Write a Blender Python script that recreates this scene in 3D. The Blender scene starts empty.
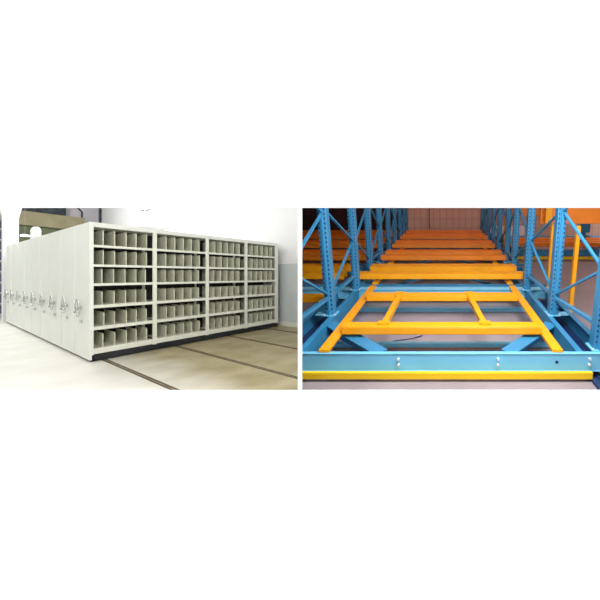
import bpy, bmesh, math, random
from mathutils import Vector, Matrix
random.seed(7)
COL = bpy.context.scene.collection
R = math.radians

# ------------------------------------------------------------ materials
def mat(name, col, rough=.5, metal=0., var=.06, scale=3., bump=0., spec=.5, coord='Object'):
    m = bpy.data.materials.new(name); m.use_nodes = True
    nt = m.node_tree; b = nt.nodes['Principled BSDF']
    b.inputs['Roughness'].default_value = rough; b.inputs['Metallic'].default_value = metal
    b.inputs['Specular IOR Level'].default_value = spec
    tc = nt.nodes.new('ShaderNodeTexCoord'); n = nt.nodes.new('ShaderNodeTexNoise')
    n.inputs['Scale'].default_value = scale; n.inputs['Detail'].default_value = 5
    nt.links.new(tc.outputs[coord], n.inputs['Vector'])
    r = nt.nodes.new('ShaderNodeValToRGB')
    r.color_ramp.elements[0].position = .3; r.color_ramp.elements[1].position = .7
    r.color_ramp.elements[0].color = (*[c*(1-var) for c in col], 1)
    r.color_ramp.elements[1].color = (*[min(1, c*(1+var)) for c in col], 1)
    nt.links.new(n.outputs['Fac'], r.inputs['Fac']); nt.links.new(r.outputs['Color'], b.inputs['Base Color'])
    if bump:
        bp = nt.nodes.new('ShaderNodeBump'); bp.inputs['Strength'].default_value = bump
        nt.links.new(n.outputs['Fac'], bp.inputs['Height']); nt.links.new(bp.outputs['Normal'], b.inputs['Normal'])
    return m

M = {}
M['page'] = mat('white_partition_paint', (.95, .95, .95), .9, var=.003)
M['cream'] = mat('cream_powder_coat', (.80, .825, .77), .42, var=.015)
M['creamshelf'] = mat('cream_shelf_paint', (.80, .82, .72), .5, var=.03)
M['divider'] = mat('greenish_divider_paint', (.80, .81, .66), .55, var=.06, scale=9)
M['shadeback'] = mat('shelf_depth_shade', (.022, .02, .024), .8, var=.2)  # near-black put in as the shade inside the open shelves
M['black'] = mat('black_kick_plate', (.012, .014, .02), .5, var=.2)
M['chrome'] = mat('chrome', (.62, .63, .63), .22, 1., var=.03)
M['plaster'] = mat('white_plaster', (.84, .84, .85), .9, var=.02, scale=1.2)
M['dado'] = mat('grey_dado_paint', (.62, .66, .68), .8, var=.03)
M['lavender'] = mat('lavender_grey_plaster', (.74, .71, .76), .9, var=.05)
M['olive'] = mat('olive_beam_paint', (.40, .36, .22), .8, var=.12, scale=2)
M['green'] = mat('dark_green_panel', (.16, .19, .10), .8, var=.25, scale=2)
M['slate'] = mat('dark_slate_panel', (.05, .06, .08), .8, var=.5, scale=6)
M['groove'] = mat('track_groove_steel', (.075, .055, .035), .6, var=.3, scale=8)
M['trackmid'] = mat('worn_track_steel', (.22, .17, .10), .5, var=.3, scale=8)
M['whiteplastic'] = mat('white_casing', (.90, .90, .90), .4, var=.01)
M['greyshelf'] = mat('grey_steel_shelf', (.50, .50, .58), .5, var=.05)
M['purple'] = mat('dark_purple_boxes', (.09, .085, .13), .8, var=.3, scale=10)
M['blue'] = mat('blue_rack_paint_and_shade', (.034, .225, .42), .42, var=.10, scale=4)
M['bluelight'] = mat('pale_blue_beam_paint', (.17, .53, .76), .45, var=.06, scale=3)
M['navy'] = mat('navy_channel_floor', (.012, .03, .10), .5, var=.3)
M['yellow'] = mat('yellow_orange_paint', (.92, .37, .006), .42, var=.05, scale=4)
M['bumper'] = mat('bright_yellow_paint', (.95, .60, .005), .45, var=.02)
M['orange'] = mat('orange_paint_and_red_light', (.86, .235, .012), .5, var=.08)  # also carries the redder light on the far pallet beams
M['hole'] = mat('punched_hole_dark', (.012, .035, .11), .9, var=.1)
M['bolt'] = mat('zinc_bolt', (.85, .85, .85), .3, .3, var=.02)
M['unlitwall'] = mat('unlit_hall_tone', (.045, .022, .022), .9, var=.35, scale=2)  # dark tone painted in for the unlit depth of the hall
M['roof'] = mat('dark_roof_sheet', (.10, .08, .08), .9, var=.1)
M['ground'] = mat('grey_apron_concrete', (.7, .7, .7), .9, var=.05)

def floor_left():
    m = mat('stained_cream_concrete', (.7, .66, .55), .4, var=.04, scale=.8, coord='Object')
    nt = m.node_tree; b = nt.nodes['Principled BSDF']
    tc = [n for n in nt.nodes if n.type == 'TEX_COORD'][0]
    # distance across the tracks: pale terrazzo outside, tan screed between the tracks
    sep = nt.nodes.new('ShaderNodeVectorMath'); sep.operation = 'DOT_PRODUCT'
    sep.inputs[1].default_value = (.484, .875, 0)
    nt.links.new(tc.outputs['Object'], sep.inputs[0])
    n1 = nt.nodes.new('ShaderNodeTexNoise'); n1.inputs['Scale'].default_value = .9; n1.inputs['Detail'].default_value = 6
    nt.links.new(tc.outputs['Object'], n1.inputs['Vector'])
    ad = nt.nodes.new('ShaderNodeMath'); ad.operation = 'MULTIPLY_ADD'; ad.inputs[1].default_value = .9
    nt.links.new(n1.outputs['Fac'], ad.inputs[0]); nt.links.new(sep.outputs['Value'], ad.inputs[2])
    mr = nt.nodes.new('ShaderNodeMapRange'); mr.inputs['From Min'].default_value = 1.75; mr.inputs['From Max'].default_value = 2.6
    nt.links.new(ad.outputs[0], mr.inputs['Value'])
    n2 = nt.nodes.new('ShaderNodeTexNoise'); n2.inputs['Scale'].default_value = 2.2; n2.inputs['Detail'].default_value = 8
    nt.links.new(tc.outputs['Object'], n2.inputs['Vector'])
    def ramp(c0, c1):
        r = nt.nodes.new('ShaderNodeValToRGB'); r.color_ramp.elements[0].position = .35; r.color_ramp.elements[1].position = .68
        r.color_ramp.elements[0].color = (*c0, 1); r.color_ramp.elements[1].color = (*c1, 1)
        nt.links.new(n2.outputs['Fac'], r.inputs['Fac']); return r
    a = ramp((.75, .74, .68), (.83, .82, .77)); c = ramp((.31, .26, .135), (.45, .39, .24))
    mx = nt.nodes.new('ShaderNodeMix'); mx.data_type = 'RGBA'
    nt.links.new(mr.outputs['Result'], mx.inputs['Factor'])
    nt.links.new(a.outputs['Color'], mx.inputs[6]); nt.links.new(c.outputs['Color'], mx.inputs[7])
    nt.links.new(mx.outputs[2], b.inputs['Base Color'])
    return m
M['floorL'] = floor_left()
M['floorR'] = mat('pinkish_grey_concrete', (.31, .265, .285), .35, var=.12, scale=1.6)

def farwall():
    m = mat('brown_ribbed_sheet', (.36, .17, .12), .8, var=.08)
    nt = m.node_tree; b = nt.nodes['Principled BSDF']
    tc = [n for n in nt.nodes if n.type == 'TEX_COORD'][0]
    br = nt.nodes.new('ShaderNodeTexBrick'); br.offset = 0
    br.inputs['Color1'].default_value = (.56, .40, .32, 1); br.inputs['Color2'].default_value = (.53, .37, .295, 1)
    br.inputs['Mortar'].default_value = (.44, .28, .22, 1)
    br.inputs['Scale'].default_value = 1; br.inputs['Brick Width'].default_value = .22; br.inputs['Row Height'].default_value = .3
    br.inputs['Mortar Size'].default_value = .014
    mp = nt.nodes.new('ShaderNodeMapping'); mp.inputs['Rotation'].default_value = (R(-90), 0, 0)
    nt.links.new(tc.outputs['Object'], mp.inputs['Vector']); nt.links.new(mp.outputs[0], br.inputs['Vector'])
    nt.links.new(br.outputs['Color'], b.inputs['Base Color'])
    return m
M['farwall'] = farwall()

def emis(name, col, s):
    m = bpy.data.materials.new(name); m.use_nodes = True; b = m.node_tree.nodes['Principled BSDF']
    b.inputs['Emission Color'].default_value = (*col, 1); b.inputs['Emission Strength'].default_value = s
    return m
M['lamp'] = emis('lamp_glow', (1, 1, .97), 3.)

# ------------------------------------------------------------ frames of the two halls
EYE = 1.37
UX, UY = (.3437, .9389), (-.875, .484)
C0 = (-5.48, 4.63)
def AL(p):      # records room: u along the shelf front, v along the tracks
    return Vector((C0[0] + UX[0]*p[0] + UY[0]*p[1], C0[1] + UX[1]*p[0] + UY[1]*p[1], p[2]))
n_ = math.sqrt(5*5 + 83*83 + 295*295); EYv = (5/n_, 83/n_, 295/n_)
UPv = (0, .9765, -.2155)     # the uprights lean towards the near end a little less than square to the climbing floor
n2_ = math.hypot(83, 295); EZv = (0, 295/n2_, -83/n2_)
def AR(p):      # racking hall, whose floor climbs away from the partition
    return Vector((p[0] + EYv[0]*p[1], EYv[2]*p[1] - EZv[2]*1.6 + UPv[2]*p[2], EYE + EYv[1]*p[1] - EZv[1]*1.6 + UPv[1]*p[2]))
def AW(p): return Vector(p)
DN = Vector((295, 140, 0)).normalized()        # normal of the dividing wall between the halls

class MB:
    def __init__(s): s.v = []; s.f = []; s.mi = []
    def add(s, vs, fs, mi=0):
        o = len(s.v); s.v += [Vector(p) for p in vs]
        for f in fs: s.f.append([i+o for i in f]); s.mi.append(mi)
        return s
    def box(s, x0, x1, y0, y1, z0, z1, mi=0):
        vs = [(x0,y0,z0),(x1,y0,z0),(x1,y1,z0),(x0,y1,z0),(x0,y0,z1),(x1,y0,z1),(x1,y1,z1),(x0,y1,z1)]
        return s.add(vs, [(3,2,1,0),(4,5,6,7),(0,1,5,4),(1,2,6,5),(2,3,7,6),(3,0,4,7)], mi)
    def prism(s, pts, axis, a, b, mi=0):
        n = len(pts); vs = []
        for w in (a, b):
            for p in pts:
                q = [p[0], p[1]]; q.insert(axis, w); vs.append(tuple(q))
        fs = [tuple(range(n))[::-1], tuple(range(n, 2*n))] + [(i, (i+1) % n, n+(i+1) % n, n+i) for i in range(n)]
        return s.add(vs, fs, mi)
    def bar(s, p, q, w, h, up=(0,0,1), mi=0):
        p, q = Vector(p), Vector(q); d = (q-p).normalized(); x = d.cross(Vector(up)).normalized(); z = x.cross(d)
        vs = [b + x*a*w/2 + z*c*h/2 for b in (p, q) for a, c in ((-1,-1),(1,-1),(1,1),(-1,1))]
        return s.add(vs, [(3,2,1,0),(4,5,6,7),(0,1,5,4),(1,2,6,5),(2,3,7,6),(3,0,4,7)], mi)
    def tube(s, pts, r, n=8, closed=False, mi=0):
        pts = [Vector(p) for p in pts]; m = len(pts); rings = []
        for i, p in enumerate(pts):
            if closed: d = pts[(i+1) % m] - pts[i-1]
            else: d = pts[min(i+1, m-1)] - pts[max(i-1, 0)]
            d.normalize(); a = d.cross(Vector((0,0,1)))
            if a.length < .05: a = d.cross(Vector((0,1,0)))
            a.normalize(); b = a.cross(d)
            rings.append([p + a*r*math.cos(2*math.pi*k/n) + b*r*math.sin(2*math.pi*k/n) for k in range(n)])
        vs = [q for rg in rings for q in rg]; fs = []
        for i in range(m if closed else m-1):
            j = (i+1) % m
            for k in range(n): fs.append((i*n+k, i*n+(k+1) % n, j*n+(k+1) % n, j*n+k))
        if not closed: fs += [tuple(range(n))[::-1], tuple(range((m-1)*n, m*n))]
        return s.add(vs, fs, mi)
    def build(s, name, mats, parent=None, A=AW, base=None, bevel=0., clip=None, smooth=False):
        if not isinstance(mats, (list, tuple)): mats = [mats]
        root = Vector(parent['_o']) if parent is not None else (A(base) if base is not None else Vector((0,0,0)))
        me = bpy.data.meshes.new(name)
        me.from_pydata([A(p) for p in s.v], [], s.f)
        for k in mats: me.materials.append(M[k])
        for i, p in enumerate(me.polygons): p.material_index = s.mi[i]; p.use_smooth = smooth
        bm = bmesh.new(); bm.from_mesh(me)
        bmesh.ops.recalc_face_normals(bm, faces=bm.faces)
        if bevel:
            bmesh.ops.bevel(bm, geom=bm.edges[:], offset=bevel, segments=1, affect='EDGES', clamp_overlap=True)
        if clip:
            co, no = clip
            r = bmesh.ops.bisect_plane(bm, geom=bm.verts[:]+bm.edges[:]+bm.faces[:], plane_co=co, plane_no=no, clear_inner=True)
            ed = [e for e in r['geom_cut'] if isinstance(e, bmesh.types.BMEdge)]
            if ed: bmesh.ops.holes_fill(bm, edges=ed, sides=0)
        if len(bm.verts) == 0: bm.free(); return None
        bmesh.ops.translate(bm, verts=bm.verts, vec=-root)
        bm.to_mesh(me); bm.free()
        o = bpy.data.objects.new(name, me); COL.objects.link(o)
        o['_o'] = tuple(root)
        if parent is not None: o.parent = parent
        else: o.location = root
        return o

def tag(o, label=None, cat=None, group=None, kind=None):
    if label: o['label'] = label
    if cat: o['category'] = cat; o['kind'] = 'thing'
    if group: o['group'] = group
    if kind: o['kind'] = kind
    return o
def thing(name, A, base, label, cat, group=None):
    o = bpy.data.objects.new(name, None); COL.objects.link(o); o.empty_display_size = .1
    o.location = A(base); o['_o'] = tuple(A(base))
    return tag(o, label, cat, group)
def sub(o): o['_o'] = o['_o']; return o
def copy_tree(o, parent=None):
    c = o.copy(); COL.objects.link(c); c.parent = parent
    for ch in o.children: copy_tree(ch, c)
    return c
CLIP = (DN*.009, DN)      # keep the part right of the dividing wall's face
ORD = ['first', 'second', 'third', 'fourth', 'fifth', 'sixth', 'seventh', 'eighth', 'ninth', 'tenth', 'eleventh', 'twelfth', 'thirteenth', 'fourteenth']

# ============================================================ PARTITION WITH THE TWO VIEWING OPENINGS
D = 1.2; TH = .012
def wx(px): return (px-440)/295*D
zt, zb = EYE + (275-208)/295*(D+TH), EYE - (390-275)/295*(D+TH)
w = MB()
X = [-19., wx(0)-.35, wx(298), wx(302)*(D+TH)/D, wx(600)+.25, 9.]
w.box(X[0], X[5], D, D+TH, -.1, zb); w.box(X[0], X[5], D, D+TH, zt, 8.2)
w.box(X[0], X[1], D, D+TH, zb, zt); w.box(X[2], X[3], D, D+TH, zb, zt); w.box(X[4], X[5], D, D+TH, zb, zt)
w.build('wall_front', 'page')['kind'] = 'structure'
g = MB(); g.box(-19, 9, -6, D, -.12, 0); g.build('floor', 'ground')['kind'] = 'structure'

# dividing wall between the halls
d = Vector((-140, 295, 0)).normalized()
a0 = d*((D+TH)/d.y); a1 = d*23
# face list: the side towards the racking hall is coloured dark as unlit depth, the side towards the records room is plaster
dw = MB(); P = [a0-DN*.008, a0+DN*.008, a1+DN*.008, a1-DN*.008]
lo = [p+Vector((0,0,-.1)) for p in P]; hi = [p+Vector((0,0,8.2)) for p in P]
dw.add(lo+hi, [(3,2,1,0),(4,5,6,7),(0,1,5,4),(2,3,7,6)], 0); dw.add(lo+hi, [(3,0,4,7)], 0); dw.add(lo+hi, [(1,2,6,5)], 1)
dw.build('wall_divider', ['plaster', 'unlitwall'])['kind'] = 'structure'

# ============================================================ RECORDS ROOM (left)
CL = (DN*-.009, -DN)
HT = 5.2
f = MB(); f.box(-22, 0, D+TH, 24, -.1, 0)
fo = f.build('floor', 'floorL', clip=CL); fo['kind'] = 'structure'
c = MB(); c.box(-22, 0, D+TH, 24, HT, HT+.1); c.build('ceiling', 'plaster', clip=CL)['kind'] = 'structure'
WU = 3.60      # where the side wall stands, measured along the shelf front
s = MB(); s.box(WU, WU+.15, -8, 17, -.1, HT); s.build('wall_right', 'plaster', A=AL, clip=CL)['kind'] = 'structure'
s = MB(); s.box(WU-.006, WU, -8, 17, 0, 1.67); s.build('trim_1', 'dado', A=AL, clip=CL)['kind'] = 'structure'
s = MB(); s.box(WU-.03, WU-.006, -8, 17, 0, .10); s.build('baseboard_right', 'creamshelf', A=AL, clip=CL)['kind'] = 'structure'
s = MB(); s.box(-6, WU, 15.9, 16.05, -.1, HT); s.build('wall_back', 'lavender', A=AL)['kind'] = 'structure'
s = MB(); s.box(-21.6, -21.45, D, 24, -.1, HT); s.build('wall_left', 'plaster')['kind'] = 'structure'

# four steel tracks let into the floor
for i, u in enumerate((.15, 1.13, 2.13, 3.10)):
    m = MB()
    for du in (-.028, .012): m.box(u+du, u+du+.018, -5.5, 8.3, .0005, .004, 0)
    m.box(u-.010, u+.012, -5.5, 8.3, .0005, .002, 1)
    o = m.build('floor_track', ['groove', 'trackmid'], A=AL, base=(u, 0, 0), clip=CL)
    tag(o, ['double steel floor track coming out under the near end panel of the shelving block',
            'steel floor track emerging below the second shelving bay from the left',
            'steel floor track emerging below the third shelving bay from the left',
            'steel floor track nearest the white side wall'][i], 'floor track', 'tracks in the cream floor')

# --- handwheel prototype helper (axis along -u)
def handwheel(parent, u, v, z):
    m = MB(); r = .135; n = 20
    pts = [(u-.045, v+r*math.cos(2*math.pi*k/n), z+r*math.sin(2*math.pi*k/n)) for k in range(n)]
    m.tube(pts, .009, 6, True)
    w = m.build('handwheel', 'chrome', parent, A=AL, smooth=True); w['label'] = 'round chrome three-spoke handwheel'
    for k in range(3):
        a = R(90+120*k); e = (u-.045, v+r*math.cos(a), z+r*math.sin(a))
        q = MB(); q.bar((u-.04, v, z), e, .018, .012, up=(1,0,0)); q.build('spoke', 'chrome', w, A=AL)
        q = MB(); q.tube([e, (u-.066, e[1], e[2])], .014, 8); q.build('grip', 'chrome', w, A=AL)
    q = MB(); q.tube([(u, v, z), (u-.055, v, z)], .03, 12); q.build('hub', 'chrome', w, A=AL)
    q = MB(); q.box(u-.02, u, v-.05, v+.05, z-.24, z-.20); q.build('lock_plate', 'chrome', parent, A=AL)

UW = .885; PITCH = .894; UL = 3.42
def end_panel(parent, u, v, name='end_panel', near=True):
    m = MB(); t = .022
    if near:
        m.box(u-t, u, v, v+UW, .032, 2.205)
        m.box(u-t-.006, u-t, v, v+.055, .032, 2.205); m.box(u-t-.006, u-t, v+UW-.03, v+UW, .032, 2.205)
        m.box(u-t-.004, u-t, v+.055, v+UW-.03, .032, .07)
    else: m.box(u, u+t, v, v+UW, .015, 2.205)
    return m.build(name, 'cream', parent, A=AL)

# front mobile shelving unit with four open bays
unit = thing('mobile_shelving_unit', AL, (0, 0, 0), 'cream mobile shelving unit with open pigeonhole bays facing the tracks, front of the block', 'shelving unit', 'mobile shelving units of the block')
end_panel(unit, .012, 0); end_panel(unit, UL-.02, 0, near=False)
handwheel(unit, -.012, .45, .83)
m = MB(); m.box(.012, UL-.02, 0, UW, 2.135, 2.205); m.build('top_panel', 'cream', unit, A=AL)
m = MB(); m.box(.0, UL-.01, .01, UW, .004, .03); m.box(.03, UL-.01, .01, UW-.02, .03, .105); m.box(.03, UL-.01, -.012, .01, .03, .10); m.build('base_plinth', 'black', unit, A=AL)
m = MB(); m.box(.0125, UL-.0205, .57, .59, .105, 2.135); m.build('shade_panel', 'shadeback', unit, A=AL)  # added dark sheet stands in for the shade behind the open shelves
posts = [(.012, .030), (.776, .834), (1.66, 1.719), (2.509, 2.571), (3.335, 3.40)]
for k, (a, b) in enumerate(posts):
    m = MB(); m.box(a, b, 0, .035, .105, 2.135)
    mid = (a+b)/2; m.box(mid-.02, mid+.02, .53, .57, .105, 2.135)
    m.build('upright_post', 'cream' if k < 1 else 'creamshelf', unit, A=AL)
tiers = [(.116, .203), (.495, .547), (.842, .889), (1.197, 1.236), (1.501, 1.539), (1.812, 1.851)]
rest = MB(); cnt = 0
for b in range(4):
    x0, x1 = posts[b][1], posts[b+1][0]
    for t, (z0, z1) in enumerate(reversed(tiers)):
        m = MB(); m.box(x0, x1, .004, .016, z0, z1); m.box(x0, x1, .016, .57, z1-.006, z1)
        sh = m.build('shelf', 'creamshelf', unit, A=AL)
        for j in range(5):
            jit = (random.random()-.5)*.012 - (.012 if t in (2, 3) else 0)
            x = x0 + (.113, .144, .125, .138)[b] + (.137, .142, .136, .135)[b]*j + jit
            tgt = rest if (b == 3 and t > 1) else MB()
            zt_ = z1 + (.25 if t == 0 else .236 if t < 3 else .222)
            tgt.box(x, x+.004, .022, .555, z1, zt_)
            tgt.box(x-.003, x+.007, .022, .032, z1, zt_-.02)
            if tgt is not rest: tgt.build('divider', 'divider', sh, A=AL)
tag(rest.build('divider', 'divider', unit, A=AL), kind='stuff')

# eight closed-up units behind it
u2 = thing('mobile_shelving_unit', AL, (0, PITCH, 0), 'cream', 'shelving unit', 'mobile shelving units of the block')
end_panel(u2, .012, PITCH); end_panel(u2, UL-.02, PITCH, near=False); handwheel(u2, -.012, PITCH+.45, .83)
m = MB(); m.box(.012, UL-.02, PITCH, PITCH+UW, 2.135, 2.205); m.build('top_panel', 'cream', u2, A=AL)
m = MB(); m.box(.0, UL-.01, PITCH+.0, PITCH+UW, .004, .03); m.box(.03, UL-.01, PITCH+.01, PITCH+UW-.02, .03, .105); m.build('base_plinth', 'black', u2, A=AL)
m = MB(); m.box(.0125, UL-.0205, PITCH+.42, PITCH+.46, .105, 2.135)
m.build('shade_panel', 'shadeback', u2, A=AL)  # same added sheet of painted shade as in the front unit
m = MB()
for z0, z1 in tiers: m.box(.0125, UL-.0205, PITCH+.004, PITCH+.42, z1-.03, z1)
m.build('shelf_boards', 'creamshelf', u2, A=AL)
step = AL((0, PITCH, 0)) - AL((0, 0, 0))
names = ['closed cream shelving unit directly behind the open-bay front unit, with its chrome handwheel'] + \
        ['closed cream shelving unit with chrome handwheel, %s end panel counted from the open-bay side' % ORD[k+1] for k in range(1, 7)] + \
        ['rearmost closed cream shelving unit of the block, beside the white flared column']
u2['label'] = names[0]
for k in range(1, 8):
    c = copy_tree(u2); c.location = u2.location + step*k; c['label'] = names[k]

# column with flared head
def loft(rings, mname, name, base, A):
    m = MB(); vs = []; n = 4
    for (hw, hd, z, ou, ov) in rings:
        vs += [(ou-hw, ov-hd, z), (ou+hw, ov-hd, z), (ou+hw, ov+hd, z), (ou-hw, ov+hd, z)]
    fs = [(3,2,1,0), tuple(range(len(vs)-4, len(vs)))]
    for i in range(len(rings)-1):
        for k in range(4): fs.append((i*4+k, i*4+(k+1) % 4, (i+1)*4+(k+1) % 4, (i+1)*4+k))
    m.add(vs, fs); return m.build(name, mname, A=A, base=base)
cx, cy = .09, 8.36
o = loft([(.135, .14, 0, cx, cy), (.135, .14, 3.07, cx, cy), (.165, .17, 3.25, cx, cy), (.20, .21, 3.45, cx, cy), (.30, .32, 3.9, cx, cy), (.5, .5, HT-.01, cx, cy)], 'whiteplastic', 'column', (cx, cy, 0), AL)
tag(o, 'white column with flared head standing at the far end of the shelving block', 'column')

# grey shelving far left behind the column
t = thing('steel_shelving_rack', AW, (-14.6, 9.7, 0), 'grey steel shelving with dark purple boxes at the left edge, behind the white column', 'shelving rack')
for k in range(2):
    x = -15.07 + .98*k; m = MB(); m.box(x, x+.04, 9.5, 9.75, 0, 3.3); m.build('upright_post', 'greyshelf', t)
for k in range(10):
    z = .08+.345*k; m = MB(); m.box(-15.03, -14.09, 9.5, 9.75, z, z+.035); sh = m.build('shelf', 'greyshelf', t)
for k in range(9):
    z = .115+.345*k
    m = MB(); m.box(-15.0, -14.57, 9.54, 9.74, z, z+.26); m.box(-14.55, -14.10, 9.54, 9.74, z, z+.25)
    o = m.build('box_row', 'purple', t)

# back of the room above the block: slate band, olive beam, green recess, lamp
m = MB(); m.box(.452, 3.02, 15.55, 15.88, 3.62, 4.26); o = m.build('mezzanine_beam', 'olive', A=AL, base=(2.1, 15.7, 3.79)); tag(o, 'wide olive beam high on the back wall above the shelving block', 'beam')
m = MB(); m.box(-1.6, .45, 15.55, 15.88, 3.62, 4.26); tag(m.build('mezzanine_beam', 'olive', A=AL, base=(-.3, 15.7, 3.79)), 'olive beam end seen left of the white column', 'beam')
m = MB(); m.box(-1.6, 2.95, 15.7, 15.89, .0, 3.61); o = m.build('wall_panel', 'green', A=AL, base=(.8, 15.8, 0)); tag(o, 'dark green panel under the olive beam, behind the shelving block', 'wall panel')
m = MB(); m.box(-1.6, 2.4, 15.6, 15.88, 4.27, 5.15)
for k in range(12): m.box(-1.5+.34*k, -1.4+.34*k, 15.56, 15.6, 4.3, 5.1)
tag(m.build('roof_grille', 'slate', A=AL, base=(.5, 15.7, 4.54)), 'dark slatted grille above the olive beam on the back wall', 'grille')
m = MB(); m.tube([AL((2.98, 15.86, z)) for z in (4.3, 4.45, 4.6)] + [AL((2.86, 15.86, 4.75)), AL((2.7, 15.86, 4.9))], .03, 6)
tag(m.build('drain_pipe', 'slate', base=AL((2.98, 15.86, 4.55))), 'thin curved dark pipe beside the slatted grille on the lavender back wall', 'pipe')
m = MB(); m.tube([AL((3.55, 15.5, 0)), AL((3.55, 15.5, 2.5)), AL((3.55, 15.5, HT-.05))], .05, 8)
tag(m.build('drain_pipe', 'slate', base=AL((3.55, 15.5, 0))), 'straight dark vertical pipe in the corner where side and back walls meet', 'pipe')
# pendant lamp
lp = Vector(((25-440)/295*12.6, 12.6, EYE + (275-235.5)/295*12.6))
t = thing('pendant_lamp', AW, lp, 'glowing white round pendant lamp above the shelving block near the column', 'lamp')
m = MB(); n = 20
def disc(m, c, r, z0, z1, r1=None):
    r1 = r if r1 is None else r1
    a = [(c[0]+r*math.cos(2*math.pi*k/n), c[1]+r*math.sin(2*math.pi*k/n), z0) for k in range(n)]
    b = [(c[0]+r1*math.cos(2*math.pi*k/n), c[1]+r1*math.sin(2*math.pi*k/n), z1) for k in range(n)]
    m.add(a+b, [tuple(range(n))[::-1], tuple(range(n, 2*n))] + [(i, (i+1) % n, n+(i+1) % n, n+i) for i in range(n)])
disc(m, lp, .12, lp.z-.04, lp.z+.02); m.build('diffuser', 'lamp', t)
m = MB(); disc(m, lp, .13, lp.z+.02, lp.z+.06, .06); m.build('lamp_shade', 'whiteplastic', t)
m = MB(); m.tube([(lp.x, lp.y, lp.z+.06), (lp.x, lp.y, HT)], .004, 6); m.build('cord', 'greyshelf', t)

# round-topped white board standing on the block
bx_, bz = (35.8-440)/295*6.85, 6.85
m = MB(); pts = [(bx_-.11, 2.206)] + [(bx_+.11, 2.206), (bx_+.11, 2.38)]
pts += [(bx_+.11*math.cos(R(a)), 2.38+.115*math.sin(R(a))) for a in range(15, 180, 15)] + [(bx_-.11, 2.38)]
m.prism(pts, 1, bz-.015, bz+.015)
tag(m.build('round_top_board', 'whiteplastic', base=(bx_, bz, 2.206)), 'small white round-topped board standing on top of the shelving block', 'board')

# white unit on the side wall
t = thing('air_conditioner', AL, (WU, 8.2, 3.3), 'white rounded air conditioner casing high on the side wall above the second bay', 'air conditioner')
zA, zB = 3.2, 4.35
m = MB(); pr = [(-.30, zB), (-.30, 3.55), (-.24, 3.33), (-.10, zA), (0, zA), (0, zB)]
m.prism([(WU+a, b) for a, b in pr], 1, 6.95, 9.6); m.build('casing', 'whiteplastic', t, A=AL, bevel=.03)
for k in range(3):
    m = MB(); m.box(WU-.312, WU-.301, 7.6+.55*k, 7.95+.55*k, 3.98-.04*(k % 2), 4.01-.04*(k % 2)); m.build('vent_slot', 'slate', t, A=AL)

# ============================================================ RACKING HALL (right)
YF = 10.25
s = MB(); s.box(-9, 8, .2, YF+.3, -.12, 0); CF = (Vector((0, D+TH, 0)), Vector((0, 1, 0)))
def buildR(mb, name, mats, parent=None, **k):
    return mb.build(name, mats, parent, A=AR, clip=CLIP, **k)
def struct2(mb, name, mats):
    o = mb.build(name, mats, A=AR, clip=CLIP)
    bm = bmesh.new(); bm.from_mesh(o.data)
    r = bmesh.ops.bisect_plane(bm, geom=bm.verts[:]+bm.edges[:]+bm.faces[:], plane_co=CF[0], plane_no=CF[1], clear_inner=True)
    bm.to_mesh(o.data); bm.free(); o['kind'] = 'structure'
    if '_o' in o: del o['_o']
    return o
struct2(s, 'floor', 'floorR')
s = MB(); s.box(-9, 8, .2, YF+.3, 4.4, 4.5); struct2(s, 'ceiling', 'roof')
s = MB(); s.box(7.8, 8, .2, YF+.3, -.1, 4.5); struct2(s, 'wall_right', 'farwall')
s = MB(); s.box(-1.62, 8, YF, YF+.2, -.1, 4.5); struct2(s, 'wall_back', 'farwall')
s = MB(); s.box(-9, -1.62, YF, YF+.2, -.1, 4.5); struct2(s, 'wall_back', 'unlitwall')  # left stretch darkened in colour for the unlit racks deeper there
for i, (x, w_) in enumerate(((-.55, .03), (-1.45, .05))):
    s = MB(); s.box(x, x+w_, YF-.03, YF, 0, 4.4); struct2(s, 'trim_%d' % (i+2), 'roof')

s = MB(); s.box(1.45, 2.75, YF-.06, YF, 0, .47); struct2(s, 'trim_4', 'plaster')
# floor rails
for sx, lab in ((-1, 'dark steel floor rail under the left line of rack uprights'), (1, 'dark steel floor rail under the right line of rack uprights, showing at lower right')):
    m = MB(); m.box(sx*1.34-.05, sx*1.34-.02, 1.75, 10.1, .001, .03); m.box(sx*1.34+.02, sx*1.34+.05, 1.75, 10.1, .001, .03)
    m.box(sx*1.34-.02, sx*1.34+.02, 1.75, 10.1, .001, .012)
    o = buildR(m, 'floor_rail', 'hole', base=(sx*1.34, 7, 0)); tag(o, lab, 'rail')

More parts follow.
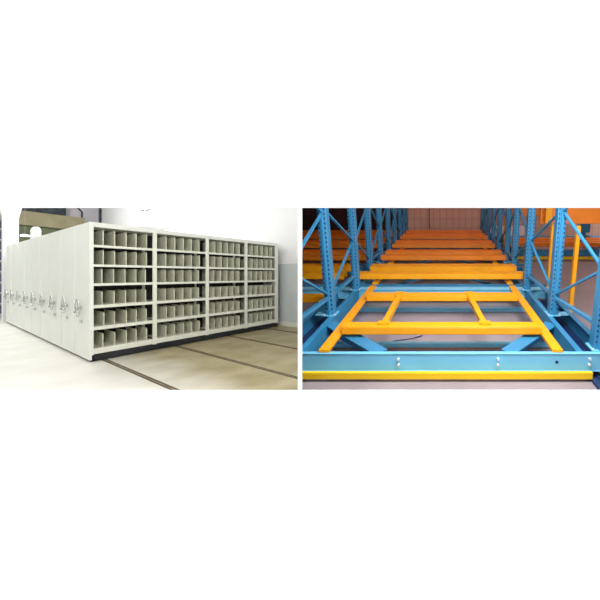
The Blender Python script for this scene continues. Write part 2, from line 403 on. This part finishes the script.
# --- mobile bases
def channel(m, xa, xb, y0, y1, zt=.25):
    # open-topped channel running in depth: two webs with top flanges and a bottom
    lo, hi = min(xa, xb), max(xa, xb)
    m.box(lo, lo+.012, y0, y1, .06, zt-.008); m.box(hi-.012, hi, y0, y1, .06, zt-.008)
    m.box(lo, lo+.055, y0, y1, zt-.008, zt); m.box(hi-.055, hi, y0, y1, zt-.008, zt)
CH = {-1: (-1.56, -1.245), 1: (1.165, 1.48)}
def base(y0, y1, label, first=False):
    t = thing('mobile_rack_base', AR, (0, (y0+y1)/2, 0), label, 'mobile base', 'blue mobile bases of the racking')
    xr = 1.62
    m = MB(); m.box(-9, xr, y0, y0+.032, .078, .25); m.box(-9, xr, y0-.006, y0, .244, .25); m.box(-9, xr, y0-.006, y0, .078, .086)
    fb = buildR(m, 'front_beam', 'bluelight' if first else 'blue', t)  # farther bases take the darker blue as painted shade
    if first:
        for x in (-.40, .47, 1.27):
            for z in (.147, .200):
                q = MB(); q.tube([(x, y0, z), (x, y0-.02, z)], .0105, 8); buildR(q, 'bolt', 'bolt', fb)
        q = MB(); q.tube([(.985, y0-.001, .168), (.985, y0-.004, .168)], .014, 10); buildR(q, 'bolt_hole', 'hole', fb)
    m = MB(); m.box(-9, 1.29, y0-.045, y0-.014, .03, .090); b = buildR(m, 'bumper_bar', 'bumper', t); b['label'] = 'bright yellow bumper bar'
    m = MB(); m.box(-9, 1.62, y1-.09, y1, .10, .25); m.box(-9, 1.62, y1-.11, y1-.09, .235, .25); buildR(m, 'rear_beam', 'bluelight' if first else 'blue', t)  # darker blue again puts the shade into the farther beams
    for sx in (-1, 1):
        m = MB(); channel(m, *CH[sx], y0+.033, y1-.09)
        o = buildR(m, 'side_member', 'blue', t)
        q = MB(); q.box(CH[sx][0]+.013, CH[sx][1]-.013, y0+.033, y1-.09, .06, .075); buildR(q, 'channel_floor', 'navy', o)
    for sx in (-1, 1):
        m = MB(); m.box(*((-1.095, -1.005) if sx < 0 else (.945, 1.035)), y0+.01, y1-.02, .252, .276)
        r = buildR(m, 'support_rail', 'yellow', t); r['label'] = 'yellow rail running back along the base'
    if first:
        for x0, x1_ in ((-.56, -1.24), (.56, 1.16)):
            m = MB(); m.bar((x0, y0+.06, .225), (x1_, 2.93, .225), .13, .012); m.bar((x0, y0+.10, .15), (x1_, 2.97, .15), .012, .14)
            buildR(m, 'diagonal_brace', 'blue', t)
        for y in (2.79, 3.76):
            m = MB(); m.box(-1.24, 1.16, y, y+.055, .03, .062); m.box(-1.24, 1.16, y, y+.006, .02, .03); buildR(m, 'tie_bar', 'bluelight', t)
        for sx in (-1, 1):
            for y in (2.55, 3.75):
                q = MB(); q.tube([(sx*1.30, y, .062), (sx*1.385, y, .062)], .06, 16); buildR(q, 'wheel', 'hole', t)
    else:
        m = MB(); m.bar((-.95, y0+.1, .16), (0, y1-.1, .16), .05, .03); m.bar((.95, y0+.1, .16), (0, y1-.1, .16), .05, .03)
        buildR(m, 'diagonal_brace', 'blue', t)
    return t
base(2.27, 4.14, 'nearest mobile rack base with pale blue front beam and bright yellow bumper', True)
starts = [4.24, 5.54, 6.84, 8.14, 9.44]
for k, y in enumerate(starts):
    base(y, y+(1.2 if k < 4 else .7), 'blue mobile rack base, %s in the line counted from the nearest one' % ORD[k+1])

# --- yellow lateral beams
def lateral(x0, x1, y, label, group, ztop=.343, mtl='yellow', deep=.12, h=.078):
    m = MB()
    m.box(x0, x1, y, y+deep, ztop-.012, ztop); m.box(x0, x1, y, y+.012, ztop-h, ztop-.012); m.box(x0, x1, y+deep-.012, y+deep, ztop-h, ztop-.012)
    m.box(x0, x1, y, y+.03, ztop-h, ztop-h+.008)
    o = buildR(m, 'pallet_beam', mtl, base=((max(x0, -.45*y)+x1)/2, y, ztop-h), bevel=.002)
    if o: tag(o, label, 'beam', group)
    return o
# two beams between the support rails of the nearest base hang from them by end lugs
lateral(-1.0, .94, 2.59, 'front yellow cross beam between the rails of the nearest base', 'yellow cross beams of the nearest base')
lateral(-.99, .93, 3.50, 'second yellow cross beam of the nearest base, behind the front one', 'yellow cross beams of the nearest base')
for xb, xa, lab in ((-.575, -.60, 'left short yellow spacer bar joining the two nearest cross beams'), (.315, .40, 'right short yellow spacer bar joining the two nearest cross beams')):
    t = thing('spacer_bar', AR, ((xa+xb)/2, 3.1, .33), lab, 'bar', 'short yellow spacer bars')
    m = MB(); m.bar((xa, 2.72, .315), (xb, 3.49, .315), .055, .05); m.bar((xa, 2.62, .347), (xb, 3.6, .347), .055, .006); buildR(m, 'bar', 'yellow', t)
    for x, y in ((xa, 2.63), (xb, 3.53)):
        m = MB(); m.box(x-.055, x+.055, y, y+.06, .3505, .366); buildR(m, 'end_tab', 'yellow', t)
ri = 0
for k, y in enumerate(starts):
    for j, dy in enumerate((.05, .50)):
        if k == 4 and j: continue
        wl, wd = (1.34, 1.25) if ri == 0 else (1.245, 1.20)
        ri += 1; mt = 'yellow' if ri < 3 else 'orange'; cn = mt  # far rows: the redder light there is partly put into the colour
        lateral(-wl, wd, y+dy, '%s-toned pallet beam spanning the middle bay, %s row behind the nearest base' % (cn, ORD[ri-1]), 'pallet beams across the middle bay', .405, mt, h=.085, deep=.15+.07*j)
        lateral(-9, -1.53, y+dy, '%s-toned pallet beam in the left bay, %s row behind the nearest base' % (cn, ORD[ri-1]), 'pallet beams across the left bay', .405, mt, h=.085, deep=.15+.07*j)
lateral(-9, -1.53, 3.45, 'nearest yellow beam in the left bay, pointing at the front left upright', None)
# extra red-orange beams filling the rear
# right bay, level with the floor, further back
for k, (y, z) in enumerate(((7.12, .405), (7.45, .405), (7.8, .405))):
    lateral(1.60, 7.5, y, 'orange pallet beam low in the right bay, %s counted from the front' % ORD[k], 'low pallet beams in the right bay', z, 'orange', deep=.2, h=.1)
t = thing('mobile_rack_base', AR, (4.5, 8.2, 0), 'mobile rack base in the right bay with orange beams on it', 'mobile base')
m = MB(); m.box(1.64, 7.5, 7.0, 7.09, .10, .25); buildR(m, 'front_beam', 'blue', t)
m = MB(); m.box(1.64, 7.5, 6.95, 6.98, .035, .10); buildR(m, 'bumper_bar', 'bumper', t)
for x in (1.68, 4.4, 7.2):
    m = MB(); m.box(x, x+.2, 7.09, 9.4, .06, .295); buildR(m, 'side_member', 'blue', t)
m = MB(); m.box(1.64, 7.5, 9.4, 9.49, .10, .25); buildR(m, 'rear_beam', 'bluelight', t)
# raised orange beams in the right bay
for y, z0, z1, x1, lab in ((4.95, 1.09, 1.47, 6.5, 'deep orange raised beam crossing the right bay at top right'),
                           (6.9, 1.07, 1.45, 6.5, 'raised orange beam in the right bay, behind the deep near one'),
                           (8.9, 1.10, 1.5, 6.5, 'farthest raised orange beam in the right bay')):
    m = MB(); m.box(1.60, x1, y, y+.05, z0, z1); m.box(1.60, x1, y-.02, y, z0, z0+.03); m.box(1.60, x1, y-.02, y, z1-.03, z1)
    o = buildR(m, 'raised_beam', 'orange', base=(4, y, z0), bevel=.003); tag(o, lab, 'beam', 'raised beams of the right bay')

# yellow posts standing in the right bay
for k, (x, y, h) in enumerate(((1.57, 3.42, 1.22), (1.55, 4.19, 1.15), (1.55, 5.488, 1.06), (1.55, 7.6, 1.05), (1.57, 8.5, 1.05))):
    t = thing('guard_post', AR, (x, y, 0), 'yellow upright post outside the right rack line, %s from the front' % ORD[k], 'post', 'yellow posts in the right bay')
    m = MB(); m.box(x-.024, x+.024, y-.024, y+.024, .012, h); buildR(m, 'post', 'yellow', t, bevel=.004)
    m = MB(); m.box(x-.04, x+.06, y-.05, y+.05, 0, .012); buildR(m, 'foot_plate', 'yellow', t)
m = MB(); m.box(1.66, 1.76, 4.86, 4.925, 1.10, 3.0)
tag(buildR(m, 'bracket_plate', 'yellow', base=(1.71, 4.9, 1.1)), 'yellow bracket plate on the near raised orange beam', 'plate')

# --- uprights with zigzag bracing
YU = [2.31+.06, 3.13, 4.03, 4.98, 5.76, 6.66, 7.5, 8.4, 9.2, 9.95]
def upright(parent, x, y, holes):
    m = MB(); w = .047; dp = .09; z0, z1 = .262, 3.3
    m.prism([(x-w, y-dp/2), (x-w+.012, y-dp/2-.006), (x-.016, y-dp/2-.006), (x-.010, y-dp/2-.020), (x+.010, y-dp/2-.020), (x+.016, y-dp/2-.006),
             (x+w-.012, y-dp/2-.006), (x+w, y-dp/2), (x+w, y+dp/2), (x-w, y+dp/2)], 2, z0, z1, 0)
    if holes:
        k = z0+.06
        while k < (1.9 if y < 6 else 1.5):
            for sx in (-.032, .032):
                m.box(x+sx-.0075, x+sx+.0075, y-dp/2-.0075, y-dp/2-.0055, k, k+.020, 1)
            k += .05
    p = buildR(m, 'upright_post', ['blue', 'hole'], parent)
    sgn = 1 if x > 0 else -1
    m = MB(); m.box(x-.07, x+.07, y-.07, y+.07, .251, .261); m.box(*sorted((x+sgn*.07, x+sgn*.17)), y-.05, y+.05, .251, .258)
    buildR(m, 'foot_plate', 'bluelight', parent)
    for bxx in (x-.06, x+.06):
        q = MB(); q.tube([(bxx, y-.06, .261), (bxx, y-.06, .275)], .009, 6); buildR(q, 'bolt', 'bolt', parent)
    return p
def XU(sx, i):
    if sx < 0: return -(1.37, 1.30, 1.27, 1.30, 1.28)[min(i, 4)]
    return (1.37, 1.24, 1.18, 1.21, 1.24)[min(i, 4)]
def node(i, level):   # zigzag node heights
    return (.50 if i % 2 else .95) + .9*level
frames = [[0, 1, 2], [3, 4], [5, 6], [7, 8, 9]]
for sx, side in ((-1, 'left'), (1, 'right')):
    for fi, idx in enumerate(frames):
        if sx < 0 and fi == 0: use = [1, 2]
        else: use = idx
        yb = YU[use[0]]
        t = thing('upright_frame', AR, (sx*1.27, yb, .25), 'blue perforated rack upright frame with zigzag bracing in the %s line, %s from the front' % (side, ORD[fi] if fi < 3 else 'last'), 'rack frame', 'upright frames of the %s line' % side)
        for i in use: upright(t, XU(sx, i), YU[i], True)
        first = idx[0]-1 if fi else 0
        for i in range(first, idx[-1]):
            a, b = i, i+1
            odd, even = (a, b) if a % 2 else (b, a)
            xo, xe = XU(sx, odd), XU(sx, even)
            ya, yb2 = YU[odd], YU[even]
            sg = 1 if yb2 > ya else -1
            ya += sg*.046; yb2 -= sg*.046
            for L in range(3):
                m = MB(); m.bar((xo, ya, node(odd, L)), (xe, yb2, node(even, L)), .018, .028, up=(1,0,0)); buildR(m, 'brace', 'blue', t)
                m = MB(); m.bar((xo+.012, ya, node(odd, L)+.9), (xe+.012, yb2, node(even, L)), .018, .028, up=(1,0,0)); buildR(m, 'brace', 'blue', t)
            m = MB(); m.bar((xo, ya, .46), (xe, yb2, .46), .03, .04, up=(1,0,0))
            if (a % 2 == 1) or a == 0: buildR(m, 'horizontal_tie', 'blue', t)

# far uprights standing in the right bay
for k, (x, y) in enumerate(((3.4, 7.25), (4.35, 9.0))):
    t = thing('upright_frame', AR, (x, y, .3), 'distant blue upright in the right bay, %s from the front' % ORD[k], 'rack frame', 'distant uprights in the right bay')
    m = MB(); m.box(x-.06, x+.06, y-.04, y+.04, 0.41, 3.0); buildR(m, 'upright_post', 'blue', t)
    m = MB(); m.bar((x, y, .6), (x-.5, y, 1.5), .03, .04, up=(0,1,0)); buildR(m, 'brace', 'blue', t)

# cable on the floor
m = MB(); pts = []
for k in range(15):
    s_ = k/14; pts.append((-.68+.42*s_, 2.86+.22*s_+.02*math.sin(6*s_), .012))
m.tube(pts, .006, 6); tag(buildR(m, 'floor_cable', 'navy', base=(-.5, 2.95, .006)), 'thin dark cable lying on the floor under the front cross beam', 'cable')

for o in bpy.data.objects:
    if '_o' in o: del o['_o']

# ============================================================ LIGHT
def area(name, loc, size, power, col=(1,1,1), rot=(0,0,0), sy=None):
    l = bpy.data.lights.new(name, 'AREA'); l.energy = power; l.color = col; l.size = size
    if sy: l.shape = 'RECTANGLE'; l.size_y = sy
    o = bpy.data.objects.new(name, l); COL.objects.link(o); o.location = loc; o.rotation_euler = rot; return o
def aim(o, t): o.rotation_euler = (Vector(t)-o.location).to_track_quat('-Z', 'Y').to_euler()
area('room_fill', (-7, 4.0, HT-.1), 4, 80, (1, .99, .96), sy=3)  # unseen lamp added for general brightness over the block
area('room_fill', (-12.0, 7, HT-.1), 4, 80, (1, .99, .96))  # another unseen lamp added over the rear units
o = area('window_light', (-18, 3.5, 3.0), 3.5, 90, (.97, .99, 1)); aim(o, (-10, 7.5, 1.5))
o = area('room_fill', (-10.5, 8.0, HT-.1), 3.0, 330, (1, 1, 1)); aim(o, AL((WU, 6, 2)))  # unseen lamp added to brighten the side wall
o = area('room_fill', (-15.5, 10.3, HT-.1), 2.5, 170, (1, 1, 1)); aim(o, AL((WU, 12.5, 3.2)))  # unseen lamp added to brighten the far end of the room
o = area('room_fill', (-2.1, 1.75, 2.5), 1.1, 88, (1, .98, .94), sy=.8); aim(o, (-5.2, 6.3, 1.0))  # added well below the ceiling to brighten the open shelves
o = area('hall_fill', (.45, 1.55, 2.4), 1.5, 78, (.95, .97, 1), sy=.6); aim(o, AR((0, 3.2, 0)))  # unseen lamp added over the opening to brighten the front faces
o = area('hall_fill', AR((.2, 1.7, 3.3)), 2.2, 80, (.93, .97, 1), sy=1.0); aim(o, AR((0, 2.9, 0)))  # unseen lamp added above the nearest base for more front light
o = area('hall_fill', AR((3.0, 1.9, 3.0)), 1.4, 60, (1, .93, .88)); aim(o, AR((3.6, 5.5, .7)))  # unseen lamp added to brighten the raised orange beams
o = area('hall_fill', AR((.0, 5.2, 4.2)), 1.6, 14, (1, .66, .4)); aim(o, AR((0, 5.2, 0)))  # unseen warm lamp added over the middle rows
o = area('hall_fill', AR((.0, 8.4, 4.2)), 2.5, 60, (1, .30, .14)); aim(o, AR((0, 8.5, 0)))  # unseen red lamp added to redden the far beams
o = area('door_light', AR((7.0, 8.5, 2.4)), 2.0, 130, (1, .9, .9)); aim(o, AR((3.4, 8.8, 0)))

W = bpy.data.worlds.new('white_surroundings'); bpy.context.scene.world = W; W.use_nodes = True
W.node_tree.nodes['Background'].inputs[0].default_value = (1, 1, 1, 1)
W.node_tree.nodes['Background'].inputs[1].default_value = 1.6

# ============================================================ CAMERA
cam = bpy.data.cameras.new('camera'); co = bpy.data.objects.new('camera', cam); COL.objects.link(co)
co.location = (0, 0, EYE); co.rotation_euler = (R(90), 0, 0)
cam.sensor_width = 36; cam.lens = 295/600*36; cam.clip_end = 200; cam.clip_start = .05
cam.shift_x = -(440-300)/600; cam.shift_y = (275-300)/600
S = bpy.context.scene; S.camera = co
S.view_settings.view_transform = 'Standard'; S.view_settings.look = 'None'; S.view_settings.gamma = 1
S.view_settings.exposure = 0; S.view_settings.use_curve_mapping = False
